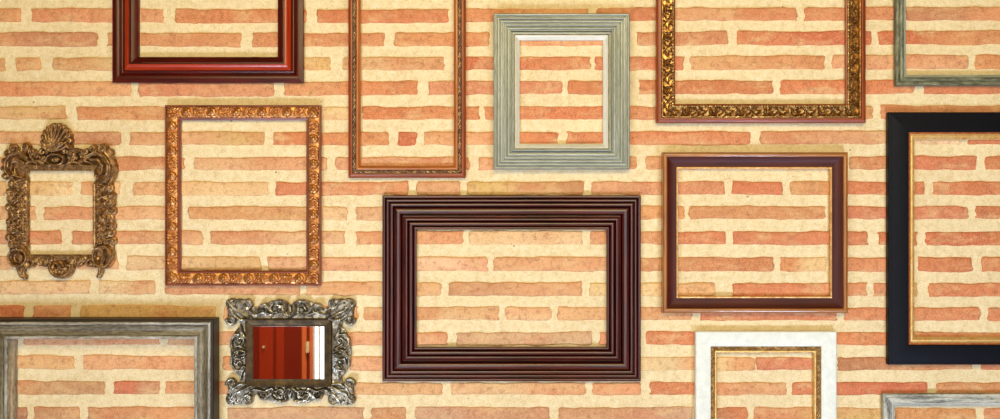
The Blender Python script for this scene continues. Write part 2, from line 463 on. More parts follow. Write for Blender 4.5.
class Frame:
    """a rectangular frame; outer rectangle in world metres"""

    def __init__(self, name, label, cat, rect, dref, group='frames hung on the brick wall'):
        self.x0, self.x1 = wx(rect[0], dref), wx(rect[2], dref)
        self.zt, self.zb = wz(rect[1], dref), wz(rect[3], dref)
        self.cx = (self.x0 + self.x1) / 2
        self.root = thing(name, label, cat, (self.cx, -BACK, self.zb), group)

    deep = 1.0

    def corners(self, u, h):
        h = h * self.deep
        u = u * K
        x0, x1 = self.x0 + u - self.cx, self.x1 - u - self.cx
        zt, zb = self.zt - u - self.zb, u
        y = -h * 0.001
        return [(x0, y, zb), (x1, y, zb), (x1, y, zt), (x0, y, zt)]

    def band(self, name, mat, prof, angle=28, wob=0.0, step=None):
        """prof: (inset in grid units, height in mm) from outer to inner; closed at the back"""
        prof = list(prof)
        if prof[0][1] > 0.01:
            prof.insert(0, (prof[0][0], 0.0))
        if prof[-1][1] > 0.01:
            prof.append((prof[-1][0], 0.0))
        prof.append(prof[0])
        verts, faces, uvs = [], [], []
        dist = [0]
        for a, b in zip(prof[:-1], prof[1:]):
            dist.append(dist[-1] + math.hypot((b[0] - a[0]) * K, (b[1] - a[1]) * 0.001))
        for side in range(4):
            base = len(verts)
            lines = []
            c0 = self.corners(0, 0)
            L = (Vector(c0[(side + 1) % 4]) - Vector(c0[side])).length
            n = 1 if step is None else max(2, int(L / (step * K)))
            for j, (u, h) in enumerate(prof):
                c = self.corners(u, h)
                a, b = Vector(c[side]), Vector(c[(side + 1) % 4])
                for i in range(n + 1):
                    p = a.lerp(b, i / n)
                    if wob and 0 < i < n and h > 0.01:
                        p.y += wob * 0.001 * float(smooth_noise(i * 1.0 + side * 333, 50 + j, 2.0))
                    verts.append(tuple(p))
                    s = (p - Vector(c0[side])).dot((Vector(c0[(side + 1) % 4]) - Vector(c0[side])).normalized())
                    uvs.append((s + side * 3.17, dist[j] + side * 0.37))
            m = len(prof)
            for j in range(m - 1):
                for i in range(n):
                    a = base + j * (n + 1) + i
                    b = base + (j + 1) * (n + 1) + i
                    faces.append((a, a + 1, b + 1, b))
        me = mesh_from(name, verts, faces, uvs, True, angle)
        return put(name, me, mat, self.root)

    def carved(self, name, mat, u0, u1, base, strip, nacross=None, step=0.55, floor=0.0):
        """a carved band between insets u0 and u1; strip(s, v) gives mm above base"""
        verts, faces, uvs = [], [], []
        na = nacross or max(6, int((u1 - u0) / step))
        for side in range(4):
            c0 = self.corners(u0, 0)
            Lw = (Vector(c0[(side + 1) % 4]) - Vector(c0[side])).length
            n = max(4, int(Lw / (step * K)))
            t = np.linspace(0, 1, n + 1)
            v = np.linspace(0, 1, na + 1)
            T, Vv = np.meshgrid(t, v, indexing='ij')
            U = (u0 + (u1 - u0) * Vv)
            cA = np.array(self.corners(0, 0)[side])
            cB = np.array(self.corners(0, 0)[(side + 1) % 4])
            dr = (cB - cA)
            Lo = np.linalg.norm(dr)
            dr = dr / Lo
            inw = np.array([-dr[2], 0, dr[0]])
            s0 = U * K
            s1 = Lo - U * K
            Sx = s0 + (s1 - s0) * T
            mid = (Sx - Lo / 2) / K
            H = base + strip(mid, Vv)
            P = cA[None, None, :] + Sx[..., None] * dr + (U * K)[..., None] * inw
            P[..., 1] = -H * 0.001
            # drop both long edges to the back so the band is a solid strip
            first = P[:, :1].copy(); first[..., 1] = -floor * 0.001
            last = P[:, -1:].copy(); last[..., 1] = -floor * 0.001
            P = np.concatenate([first, P, last], 1)
            b = len(verts)
            m = na + 3
            verts.extend(map(tuple, P.reshape(-1, 3)))
            uu = np.concatenate([Vv[:, :1], Vv, Vv[:, -1:]], 1) * (u1 - u0) * K
            ss = np.concatenate([Sx[:, :1], Sx, Sx[:, -1:]], 1)
            uvs.extend(np.stack([ss + side * 3.17, uu + side * 0.37], -1).reshape(-1, 2).tolist())
            idx = np.arange((n + 1) * m).reshape(n + 1, m) + b
            f = np.stack([idx[:-1, :-1], idx[1:, :-1], idx[1:, 1:], idx[:-1, 1:]], -1).reshape(-1, 4)
            faces.extend(f.tolist())
        me = mesh_from(name, verts, faces, uvs, True, 50)
        return put(name, me, mat, self.root)


def arc(u0, u1, h0, h1, rise, n=8):
    """points of a bulge (rise>0) or hollow (rise<0) from (u0,h0) to (u1,h1)"""
    out = []
    for i in range(n + 1):
        t = i / n
        out.append((u0 + (u1 - u0) * t, h0 + (h1 - h0) * t + rise * math.sin(PI * t)))
    return out


def rnd(u0, u1, h, rise, n=8):
    """a round bead, steep at both edges"""
    out = []
    for i in range(n + 1):
        a = PI * i / n
        out.append(((u0 + u1) / 2 - (u1 - u0) / 2 * math.cos(a), h + rise * math.sin(a)))
    return out


# --- relief maps made of overlapping domes
class Relief:
    def __init__(self, x0, y0, x1, y1, res=0.4, wrap=None):
        self.x0, self.y0, self.res, self.wrap = x0, y0, res, wrap
        self.nx = int(round((x1 - x0) / res)) + (0 if wrap else 1)
        self.ny = int(round((y1 - y0) / res)) + 1
        self.H = np.zeros((self.ny, self.nx))
        self.xs = x0 + np.arange(self.nx) * res
        self.ys = y0 + np.arange(self.ny) * res

    def dome(self, x, y, r, h, base=0.0, ry=None, rot=0.0, power=0.5):
        """a dome of radius r rising h above base"""
        ry = ry or r
        R = max(r, ry)
        offs = (0,) if not self.wrap else (-self.wrap, 0, self.wrap)
        for o in offs:
            cx = x + o
            i0, i1 = int((cx - R - self.x0) / self.res) - 1, int((cx + R - self.x0) / self.res) + 2
            j0, j1 = int((y - R - self.y0) / self.res) - 1, int((y + R - self.y0) / self.res) + 2
            i0, j0 = max(i0, 0), max(j0, 0)
            i1, j1 = min(i1, self.nx), min(j1, self.ny)
            if i0 >= i1 or j0 >= j1:
                continue
            X, Y = np.meshgrid(self.xs[i0:i1] - cx, self.ys[j0:j1] - y)
            if rot or ry != r:
                c, s = math.cos(rot), math.sin(rot)
                X, Y = (X * c + Y * s) / r, (-X * s + Y * c) / ry
                q = X * X + Y * Y
            else:
                q = (X * X + Y * Y) / (r * r)
            Z = np.where(q < 1, base + h * np.clip(1 - q, 0, 1) ** power, 0)
            self.H[j0:j1, i0:i1] = np.maximum(self.H[j0:j1, i0:i1], Z)

    def stroke(self, pts, r0, r1, h0, h1, base=0.0, mid=None):
        """a rounded ridge along a polyline, tapering from r0 to r1 (through mid)"""
        P = [Vector((p[0], p[1])) for p in pts]
        seg = [(b - a).length for a, b in zip(P[:-1], P[1:])]
        tot = sum(seg) or 1
        acc = 0
        for (a, b), L in zip(zip(P[:-1], P[1:]), seg):
            n = max(1, int(L / (0.35 * max(0.6, min(r0, r1)))))
            for k in range(n):
                t = (acc + L * k / n) / tot
                p = a.lerp(b, k / n)
                r = r0 + (r1 - r0) * t
                if mid:
                    r = r + mid * math.sin(PI * t)
                self.dome(p.x, p.y, max(r, 0.3), h0 + (h1 - h0) * t, base)
            acc += L
        self.dome(P[-1].x, P[-1].y, max(r1, 0.3), h1, base)

    def spiral(self, cx, cy, R, a0, turns, w0, w1, h0, h1, base=0.0, rend=0.12, n=60, sy=1.0):
        pts = []
        for i in range(n + 1):
            t = i / n
            r = R * (1 - t) ** 0.8 + R * rend * t
            a = a0 + turns * 2 * PI * t
            pts.append((cx + r * math.cos(a), cy + r * math.sin(a) * sy))
        self.stroke(pts, w0, w1, h0, h1, base)
        return pts

    def add_band(self, x0, y0, x1, y1, h):
        X, Y = np.meshgrid(self.xs, self.ys)
        self.H = np.where((X >= x0) & (X <= x1) & (Y >= y0) & (Y <= y1), np.maximum(self.H, h), self.H)

    def cut(self, x0, y0, x1, y1):
        X, Y = np.meshgrid(self.xs, self.ys)
        self.H = np.where((X > x0) & (X < x1) & (Y > y0) & (Y < y1), 0, self.H)

    def mesh(self, name, dref, ox, oz, mat, parent, thr=0.35, grit=0.12):
        H = self.H + grit * rng.uniform(-1, 1, self.H.shape) * (self.H > thr)
        inside = H > thr
        cell = inside[:-1, :-1] | inside[1:, :-1] | inside[:-1, 1:] | inside[1:, 1:]
        use = np.zeros_like(inside)
        for dj in (0, 1):
            for di in (0, 1):
                use[dj:dj + cell.shape[0], di:di + cell.shape[1]] |= cell
        idm = -np.ones(H.shape, int)
        idm[use] = np.arange(use.sum())
        jj, ii = np.nonzero(use)
        h = np.where(inside[jj, ii], H[jj, ii], 0.0)
        sc = (D - dref) / D
        X = (self.xs[ii] - 500) * K * sc - ox
        Z = ZC + (209.5 - self.ys[jj]) * K * sc - oz
        P = np.stack([X, -h * 0.001, Z], -1)
        cj, ci = np.nonzero(cell)
        F = np.stack([idm[cj + 1, ci], idm[cj + 1, ci + 1], idm[cj, ci + 1], idm[cj, ci]], -1)
        me = bpy.data.meshes.new(name)
        me.from_pydata(P.tolist(), [], F.tolist())
        me.polygons.foreach_set('use_smooth', [True] * len(me.polygons))
        me.update()
        return put(name, me, mat, parent)


def strip_of(rel, period, width):
    """a periodic relief as a function of (distance along, 0..1 across)"""
    H = rel.H

    def f(s, v):
        a = np.mod(s, period) / rel.res
        b = v * width / rel.res
        i0 = np.floor(a).astype(int)
        fi = a - i0
        i1 = (i0 + 1) % H.shape[1]
        i0 = i0 % H.shape[1]
        j0 = np.clip(np.floor(b).astype(int), 0, H.shape[0] - 2)
        fj = np.clip(b - j0, 0, 1)
        return (H[j0, i0] * (1 - fi) * (1 - fj) + H[j0, i1] * fi * (1 - fj) + H[j0 + 1, i0] * (1 - fi) * fj + H[j0 + 1, i1] * fi * fj)
    return f


# ================================================================== the frames
# 1 ---- dark red lacquered frame, top left
M_RED = mat_wood('red_lacquered_wood', (34, 6, 4), (98, 20, 9), rough=0.3, coat=0.12, spec=0.3)
M_RED_RIDGE = mat_wood('bright_red_lacquered_ridge', (140, 34, 8), (196, 62, 16), rough=0.3, coat=0.15)
fr = Frame('picture_frame', 'glossy dark red lacquered wooden frame at the top left, cropped by the top edge', 'picture frame',
           (112, -150, 303.3, 82.6), 0.0155)
p = [(0, 0), (0, 9)] + arc(0.4, 6.5, 11, 12, 1.2, 6) + [(7.2, 11.2), (7.6, 9.5)] + arc(7.8, 12.0, 9, 9, -3.8, 8) + [(12.1, 0)]
fr.band('outer_moulding', M_RED, p, angle=22)
fr.band('raised_ridge', M_RED_RIDGE, [(12.2, 0), (12.2, 8)] + arc(12.4, 17.8, 10, 20, 2.2, 10) + [(18.0, 0)], angle=22)
fr.band('inner_lip', M_RED, [(18.1, 0), (18.1, 20.3), (19.2, 20.3), (20.0, 17.5), (22.6, 14), (25.6, 8), (26.0, 0)], angle=22)

# 3 ---- gilt leaf-carved frame, left
M_GILT_ORANGE = mat_gilt('antique_orange_gilding', (178, 98, 40), (78, 28, 12), (250, 196, 120), metallic=0.75, rough=0.26, scale=120)
M_BROWN_LIP = mat_wood('reddish_brown_lip', (92, 38, 24), (160, 84, 52), rough=0.35)
fr = Frame('picture_frame', 'slim gilded frame with carved leaf moulding, right of the small bronze baroque frame', 'picture frame',
           (164.7, 105, 320.6, 285.6), 0.0195)
fr.band('outer_edge', M_BROWN_LIP, [(0, 0), (0, 14), (0.4, 15), (1.4, 15), (1.6, 13), (1.6, 0)])
R = Relief(0, 0, 25, 11, 0.4, wrap=25)
R.dome(6, 5.5, 4.6, 3.6, 1.0)
R.dome(6, 5.5, 2.0, 2.0, 4.2)
for a in range(8):
    an = a * PI / 4
    R.stroke([(6 + 1.6 * math.cos(an), 5.5 + 1.6 * math.sin(an)), (6 + 4.4 * math.cos(an), 5.5 + 4.6 * math.sin(an))], 0.9, 0.6, 1.6, 1.0, 3.0)
for k, x in enumerate((12.5, 15.5, 18.5, 21.5)):
    R.stroke([(x - 1.5, 1), (x + 1, 3.5), (x + 1.6, 6), (x - 0.4, 10)], 1.2, 0.7, 3.6 - 0.3 * k, 1.6, 0.8)
    R.dome(x + 1.2, 7.8, 1.3, 2.0, 1.4)
R.spiral(16.8, 5.2, 3.6, -0.6, 1.1, 0.9, 0.5, 2.2, 1.2, 2.6)
sf = strip_of(R, 25, 11)
fr.carved('carved_leaf_band', M_GILT_ORANGE, 1.7, 12.2, 12, lambda s, v: 2.0 * np.sin(PI * np.clip(v, 0, 1)) ** 0.7 + 8.0 * (sf(s, v) / 6.5) ** 1.5, step=0.45)
fr.band('inner_lip', M_BROWN_LIP, [(12.3, 0), (12.3, 12)] + rnd(12.3, 13.6, 11.5, 1.2, 5) + [(13.8, 8), (14.8, 6.5), (14.8, 0)])

# 4 ---- tall narrow frame with rope
M_TERRACOTTA = mat_wood('reddish_brown_polished_wood', (100, 36, 10), (170, 78, 26), rough=0.35, coat=0.05)
M_ROPE_DARK = mat_gilt('dark_bronze_rope', (96, 48, 24), (30, 10, 8), (236, 200, 140), metallic=0.7, rough=0.28, scale=90)
M_HONEY = mat_wood('honey_gilt_wood', (140, 68, 24), (196, 118, 52), rough=0.3, coat=0.3)
fr = Frame('picture_frame', 'tall slim reddish brown frame with fine dark rope band, right of the glossy red one', 'picture frame',
           (348.3, -60, 465.8, 177.8), 0.0145)
fr.band('outer_moulding', M_TERRACOTTA, [(0, 0), (0, 9)] + arc(0.2, 4.2, 10, 13, 1.8, 6) + [(4.2, 0)])
fr.carved('rope_band', M_ROPE_DARK, 4.3, 7.8, 9, lambda s, v: 4.2 * np.abs(np.sin(PI * (s / 5.2 + 0.9 * v))) ** 0.6 * np.sin(PI * np.clip(v, 0.02, 0.98)) ** 0.5 - 1.5 * (np.mod(s, 31.2) < 4), step=0.45)
fr.band('inner_moulding', M_HONEY, [(7.9, 0)] + arc(7.9, 10.9, 12, 10, 1.6, 6) + [(11.2, 8), (12, 7), (12, 0)])

# 5 ---- silver ribbed frame
M_SILVER = mat_weathered('brushed_silver_leaf', (116, 120, 108), (148, 152, 138), (186, 190, 178), rough=0.36, stretch=(0.03, 0.5, 1), scale=30, metallic=0.35)
M_SILVER_BRIGHT = mat_weathered('bright_silver_edge', (206, 204, 180), (226, 224, 206), (244, 244, 232), rough=0.4, stretch=(0.05, 2, 1), scale=40, metallic=0.2)
fr = Frame('picture_frame', 'silver frame with fine ribs and a bright white inner edge, at the top centre', 'picture frame',
           (493.6, 13.3, 629.7, 169.4), 0.0225)
p = [(0, 0), (0, 18)]
for k in range(5):
    u0 = 0.2 + k * 3.3
    p += rnd(u0, u0 + 2.3, 19.0 - 1.2 * k, 2.2, 6) + [(u0 + 2.35, 14.5 - 1.2 * k), (u0 + 3.2, 14.5 - 1.2 * k)]
p += [(16.9, 0)]
fr.band('ribbed_moulding', M_SILVER, p, angle=40)
p = [(17.0, 0), (17.0, 2), (18.0, 2)] + rnd(18.1, 20.2, 12, 1.8, 5) + [(20.3, 0)]
fr.band('inner_rib', M_SILVER, p, angle=40)
fr.band('gilt_line', mat_gilt('olive_gilt_line', (150, 130, 50), (90, 74, 24), (196, 176, 84), metallic=0.4), [(20.4, 0), (20.4, 9), (20.6, 10.5), (21.1, 10.5), (21.1, 0)])
fr.band('inner_bevel', M_SILVER_BRIGHT, [(21.2, 0), (21.2, 12.5), (21.6, 13), (25.6, 6.0), (25.9, 5), (25.9, 0)])

# 6 ---- big dark ribbed frame
M_EBONY = mat_wood('dark_mahogany_varnish', (24, 6, 3), (96, 27, 14), rough=0.3, coat=0.55, grain=0.3, spec=0.5)
M_EBONY.node_tree.nodes['Principled BSDF'].inputs['Coat IOR'].default_value = 1.6
M_EBONY.node_tree.nodes['Principled BSDF'].inputs['Coat Roughness'].default_value = 0.14
fr = Frame('picture_frame', 'large wide black and mahogany frame of many polished ridges, in the centre of the wall', 'picture frame',
           (382.3, 195.2, 640.9, 381.4), 0.012)
p = [(0, 0), (0, 7)]
p += rnd(0.2, 2.9, 9.0, 2.0, 6) + [(3.4, 1.5)] + rnd(3.95, 6.8, 12.0, 2.2, 6) + [(7.3, 2.5)]
p += rnd(7.85, 11.2, 16.0, 2.6, 8) + [(11.9, 3)] + rnd(12.6, 19.0, 19, 5.0, 14) + [(19.05, 0)]
fr.band('outer_ridges', M_EBONY, p, angle=40)
p = [(19.1, 0), (19.1, 8), (19.7, 3)] + arc(20.5, 22.8, 13, 17, -0.8, 5) + rnd(22.9, 25.4, 17, 1.8, 7) + [(26.0, 3)] + rnd(26.7, 30.3, 14.5, 3.0, 10) + [(30.9, 2), (31.3, 4), (31.3, 0)]
fr.band('inner_ridges', M_EBONY, p, angle=40)
fr.band('inner_lip', M_EBONY, [(31.4, 0), (31.4, 9)] + rnd(31.5, 33.8, 9.5, 1.8, 7) + [(34.3, 6), (34.3, 0)], angle=40)

# 7 ---- carved gold frame top right
M_GOLD_DARK = mat_gilt('dark_antique_gold', (116, 56, 16), (36, 8, 4), (255, 214, 130), metallic=0.9, rough=0.22, scale=110)
fr = Frame('picture_frame', 'large dark gold frame with carved scrolls and beaded edge, right of the silver one', 'picture frame',
           (656.5, -120, 866, 122.8), 0.0195)
fr.band('outer_moulding', M_TERRACOTTA, [(0, 0), (0, 13), (0.3, 15)] + arc(0.6, 4.6, 16, 18, 1.0, 5) + [(4.8, 16), (4.8, 0)])
fr.carved('ribbon_bead', M_GOLD_DARK, 4.9, 6.9, 15.5, lambda s, v: 2.4 * np.sin(PI * np.clip(v, 0.02, 0.98)) ** 0.5 + 1.2 * (np.abs(np.mod(s, 27) - 13.5) < 3.2) * np.abs(np.sin(PI * s / 2.2)), step=0.5)
R = Relief(0, 0, 27, 10, 0.4, wrap=27)
R.spiral(8, 4.8, 4.2, 2.4, 1.35, 1.2, 0.7, 4.0, 2.6, 0.8)
R.stroke([(9, 9), (14, 8.6), (18, 6.4), (20.5, 3), (24, 1.2)], 1.1, 0.7, 3.6, 2.2, 0.8)
R.stroke([(13, 1.6), (16, 3.4), (17, 5.4)], 0.9, 0.6, 3.0, 2.0, 0.8)
R.stroke([(20, 8.8), (22.5, 6.6), (25.5, 6.4)], 1.0, 0.6, 3.2, 2.0, 0.8)
R.stroke([(24, 3.6), (26.4, 4.6), (27.5, 7)], 0.9, 0.5, 2.8, 2.0, 0.8)
for x, y in ((3, 1.2), (3.2, 8.8), (12.2, 5.6), (19, 1.4), (16.5, 8.9), (22.5, 8.9)):
    R.dome(x, y, 0.9, 2.4, 0.8)
R.dome(8, 4.8, 1.3, 3.4, 1.0)
sf7 = strip_of(R, 27, 10)
fr.carved('acanthus_band', M_GOLD_DARK, 7.0, 15.6, 6.0, lambda s, v: 3.0 * v + 9.0 * (sf7(s, v) / 5.0) ** 1.6, step=0.42)
fr.carved('beaded_edge', M_GOLD_DARK, 15.7, 17.9, 10.5, lambda s, v: 2.6 * np.abs(np.sin(PI * s / 2.9)) ** 0.6 * np.sin(PI * np.clip(v, 0.02, 0.98)) ** 0.5, step=0.4)
fr.band('inner_lip', M_TERRACOTTA, [(18, 0), (18, 9), (19, 8), (19, 0)])

# 8 ---- brown frame with golden edge
M_GOLDBROWN = mat_wood('golden_brown_edge', (120, 64, 16), (186, 118, 44), rough=0.25, coat=0.5)
M_DARKBROWN = mat_wood('dark_plum_brown_wood', (54, 15, 10), (88, 32, 20), rough=0.5, coat=0.0, spec=0.3)
M_PALEGILT = mat_gilt('pale_gilt_line', (214, 158, 92), (150, 92, 48), (246, 208, 142), metallic=0.6, rough=0.3)
fr = Frame('picture_frame', 'plain dark brown frame with a golden brown outer edge, left of the black frame', 'picture frame',
           (662.5, 152.2, 848, 313.1), 0.0235)
fr.band('golden_edge', M_GOLDBROWN, [(0, 0), (0, 17), (0.2, 19)] + rnd(0.3, 4.6, 19, 3.2, 8) + [(4.7, 16), (4.7, 0)], angle=40)
fr.band('brown_moulding', M_DARKBROWN, [(4.8, 0), (4.8, 17)] + arc(4.9, 14.2, 17, 9.5, -2.8, 10) + [(14.2, 0)])
fr.band('gilt_line', M_PALEGILT, [(14.3, 0)] + rnd(14.3, 16.2, 9, 1.4, 6) + [(16.2, 0)], angle=40)

# 9 ---- grey green frame top right
M_GREYGREEN = mat_weathered('grey_green_worn_paint', (56, 56, 42), (92, 94, 72), (144, 144, 116), rough=0.45, stretch=(0.3, 1, 1), scale=40, metallic=0.1)
fr = Frame('picture_frame', 'slim worn grey-green frame in the top right corner, above the black frame', 'picture frame',
           (895.6, -140, 1090, 85.7), 0.0175)
fr.band('outer_moulding', M_GREYGREEN, [(0, 0), (0, 13), (0.4, 15)] + arc(0.6, 4.2, 15.5, 14.5, 0.8, 5) + [(4.6, 13)] + arc(4.8, 8.3, 12.5, 12, 1.5, 6) + [(8.3, 0)], wob=0.25, step=4)
fr.band('inner_lip', mat_weathered('pale_grey_green_edge', (120, 124, 104), (150, 152, 130), (184, 184, 160), rough=0.5, metallic=0.1),
        [(8.4, 0), (8.4, 11), (10.4, 8.5), (11, 8), (11, 0)])

# 10 --- black frame with gold liner
M_BLACK = mat_plain('blue_black_satin_paint', (5, 6, 14), rough=0.45, coat=0.0, spec=0.18, var=0.3, scale=80)
M_GOLD = mat_gilt('bright_gold_leaf', (224, 172, 88), (160, 92, 40), (252, 230, 160), metallic=0.55, rough=0.3, scale=60, wornamt=0.35)
fr = Frame('picture_frame', 'wide flat black frame with a narrow gold inner edge, at the right edge', 'picture frame',
           (888.4, 112.2, 1100, 364.7), 0.02)
fr.band('black_moulding', M_BLACK, [(0, 0), (0, 15), (0.5, 16.5), (1.4, 17)] + arc(1.6, 18.5, 17, 20, 0.8, 6) + [(19.4, 19.6), (19.7, 18), (19.7, 0)])
fr.band('copper_edge', mat_gilt('copper_red_gilt', (176, 88, 40), (110, 44, 18), (222, 140, 70), metallic=0.5, rough=0.35), [(19.8, 0), (19.8, 15.5), (20.2, 16.4), (21.8, 15.6), (21.9, 0)])
fr.band('gold_liner', M_GOLD, [(22.0, 0), (22.0, 14.5), (22.7, 14.4), (22.8, 12.8)] + rnd(22.9, 24.8, 12.2, 1.4, 5) + [(25.1, 11), (27.0, 8), (27.0, 0)])

# 11 --- weathered grey frame bottom left
M_DRIFT = mat_weathered('weathered_grey_silver_wood', (56, 46, 30), (142, 132, 106), (226, 222, 204), rough=0.4, stretch=(0.10, 1.2, 1), scale=55, lo=0.32, hi=0.66, metallic=0.15)
M_DRIFT_DARK = mat_weathered('weathered_brown_grey_wood', (38, 28, 16), (96, 82, 54), (176, 164, 132), rough=0.42, stretch=(0.10, 1.2, 1), scale=55, lo=0.3, hi=0.7, metallic=0.15)
M_DRIFT_SIDE = mat_wood('dark_stained_side_wood', (20, 9, 6), (42, 22, 14), rough=0.5)
fr = Frame('picture_frame', 'deep weathered silver-grey wooden frame with dark sides, in the bottom left corner', 'picture frame',
           (-13.5, 319.2, 213.4, 560), 0.056)
fr.deep = 1.28
fr.band('dark_side', M_DRIFT_SIDE, [(0, 0), (0, 38), (0.6, 40), (2.2, 41), (2.4, 38), (2.4, 0)])
fr.band('outer_bead', M_DRIFT, [(2.5, 0), (2.5, 42)] + rnd(2.6, 5.4, 42, 2.6, 6) + [(5.6, 0)], angle=32, wob=0.5, step=4)
fr.band('weathered_moulding', M_DRIFT_DARK, [(5.7, 0)] + arc(5.7, 15.5, 40, 36, -3.6, 8) + [(16, 37), (16, 0)], angle=32, wob=0.5, step=4)
fr.band('inner_bead', M_DRIFT, [(16.1, 0), (16.1, 36)] + rnd(16.2, 19.6, 35, 2.6, 6) + [(19.8, 32), (20.2, 0)], angle=40, wob=0.4, step=4)

# 13 --- white frame with rope
M_WHITE = mat_plain('chalk_white_paint', (228, 230, 218), rough=0.6, var=0.04, scale=60)
M_ROPE_GOLD = mat_gilt('gold_rope', (140, 94, 44), (60, 34, 16), (232, 198, 130), metallic=0.7, rough=0.32, scale=120)
fr = Frame('picture_frame', 'white painted frame with twisted gold rope inner edge, at the bottom right of centre', 'picture frame',
           (695.6, 331.3, 836.6, 560), 0.0185)
fr.band('white_moulding', M_WHITE, [(0, 0), (0, 14), (0.6, 16)] + arc(0.9, 14.2, 16.5, 15, 1.2, 8) + [(15.0, 14), (15.2, 11), (15.2, 0)], wob=0.15, step=3)
fr.carved('rope_band', M_ROPE_GOLD, 15.3, 19.2, 9.5, lambda s, v: 4.5 * np.abs(np.sin(PI * (s / 4.2 + 1.1 * v))) ** 0.7 * np.sin(PI * np.clip(v, 0.02, 0.98)) ** 0.5, step=0.4)
fr.band('gold_lip', M_GOLD, [(19.3, 0)] + rnd(19.3, 21.4, 8.5, 1.6, 6) + [(21.9, 7), (21.9, 0)], angle=40)

# 14 --- pale blue-grey frame bottom right
M_BLUEGREY = mat_weathered('pale_blue_grey_limed_wood', (56, 60, 56), (146, 146, 130), (214, 210, 192), rough=0.6, stretch=(0.09, 1.1, 1), scale=75, lo=0.42, hi=0.58)
fr = Frame('picture_frame', 'pale blue-grey limed wood frame in the bottom right corner, below the black frame', 'picture frame',
           (883, 393.8, 1090, 600), 0.0165)
fr.band('outer_moulding', M_BLUEGREY, [(0, 0), (0, 12), (0.5, 13.5)] + arc(0.8, 8.6, 14, 14, 0.6, 6) + [(8.9, 13), (8.9, 0)], wob=0.3, step=3)
fr.band('inner_lip', mat_weathered('chalky_grey_edge', (130, 136, 126), (176, 180, 168), (214, 216, 202), rough=0.6), [(9.0, 0), (9.0, 12.5), (9.5, 12.8), (12.0, 9), (12.3, 8), (12.3, 0)])

# 2 ---- small baroque frame with shell crest
M_BRONZE = mat_gilt('antique_bronze_gilding', (110, 70, 34), (42, 22, 9), (250, 208, 146), metallic=0.85, rough=0.24, scale=90, bump=0.2)
x0, y0, x1, y1 = 3, 124, 118, 278
dr = 0.009
ox, oz = wx(61, dr), wz(y1, dr)
root = thing('baroque_frame', 'small bronze baroque frame with a scallop shell crest, at the far left', 'picture frame', (ox, -BACK, oz), 'frames hung on the brick wall')


def piece(name, draw, mat, root, ox, oz, box_, dr, cut=None, grit=0.12):
    R = Relief(*box_, res=0.4)
    draw(R)
    R.H = 22.0 * (R.H / 13.0) ** 1.5
    R.H = np.where(R.H > 0.6, np.maximum(R.H + 1.9 * np.sin(2 * PI * R.H / 6.5), 0.6), R.H)
    if cut:
        R.cut(*cut)
    return R.mesh(name, dr, ox, oz, mat, root, grit=grit)


OPEN2 = (29.0, 170.6, 93.4, 254.8)


def rosette(R, x, y, r, h, base, n=5, a0=0.3):
    for k in range(n):
        a = a0 + k * 2 * PI / n
        R.dome(x + 0.62 * r * math.cos(a), y + 0.62 * r * math.sin(a), 0.46 * r, h * 0.8, base)
    R.dome(x, y, 0.34 * r, h, base)


def shell(R):
    cx, cy = 57.5, 141
    R.dome(57.5, 142, 14, 5, 3)
    for k in range(12):
        a = math.radians(-205 + k * 20.5)
        tip = (cx + 13.2 * math.cos(a), cy + 15.2 * math.sin(a))
        R.stroke([(54, 152), ((54 + tip[0]) / 2 + 1.0 * math.cos(a), (152 + tip[1]) / 2 + 1.5 * math.sin(a)), tip], 0.9, 2.3, 8, 7, 6)
        R.dome(tip[0], tip[1], 3.1, 7, 5)
    R.spiral(44.5, 152, 4.2, 0.4, -1.1, 1.7, 1.0, 6, 5, 6)
    R.spiral(69.5, 151, 4.4, 2.7, 1.1, 1.7, 1.0, 6, 5, 6)
    R.stroke([(60, 146), (65, 143), (70, 145), (72, 149)], 1.8, 1.2, 9, 8, 7)


def top_rail2(R):
    R.stroke([(24, 168), (96, 168)], 4.6, 4.6, 4.5, 4.5, 3)
    R.stroke([(29, 170.2), (94, 170.2)], 1.1, 1.1, 6, 6, 3)
    R.spiral(57.5, 160, 8.2, 0.0, 1.0, 1.7, 1.7, 7, 7, 6, rend=1.0, sy=0.62)
    R.dome(57.5, 160, 5.0, 6, 6, ry=2.7)
    for x, y, r in ((44, 160, 5), (74, 157, 5.2), (86, 156, 5)):
        rosette(R, x, y, r, 6, 6)
    R.stroke([(66, 166), (72, 162), (79, 163), (85, 161), (92, 163)], 1.6, 1.2, 7, 6, 5)
    R.stroke([(50, 166), (44, 165), (38, 161), (30, 162), (24, 166)], 1.8, 1.2, 7, 6, 5)
    R.stroke([(37, 163), (32, 156), (38, 152), (43, 154)], 1.8, 1.4, 6, 6, 5)
    R.stroke([(69, 153), (76, 150), (84, 152), (90, 150)], 2.3, 2.0, 6, 5, 5)
    for x, y in ((70, 163), (78, 158), (81, 164), (90, 158), (36, 167), (33, 158)):
        R.dome(x, y, 1.8, 5, 6)


def corner_tl(R):
    R.stroke([(29, 158), (22, 153), (13, 155), (8, 162), (8, 171), (13, 177), (18, 174), (17, 169)], 2.2, 1.2, 8, 6, 6, mid=0.8)
    R.stroke([(26, 163), (20, 160), (15, 163), (14, 170), (18, 176), (25, 178)], 1.8, 1.2, 8, 6, 6)
    R.stroke([(10, 176), (17, 181), (26, 179)], 2.2, 1.6, 6, 5, 5)
    for x, y, r in ((13.5, 148.5, 4.3), (9, 153.5, 3.8), (26.5, 147.5, 4.6), (21, 152, 3.6), (33, 152.5, 3.8), (5.5, 161, 2.9), (4.6, 168.5, 2.7), (6, 176, 3.0), (38, 156, 3)):
        R.dome(x, y, r * 1.12, 7, 5)
        R.dome(x + 0.5, y - 0.5, r * 0.45, 3, 10)
    R.dome(19, 166, 12, 3, 3)


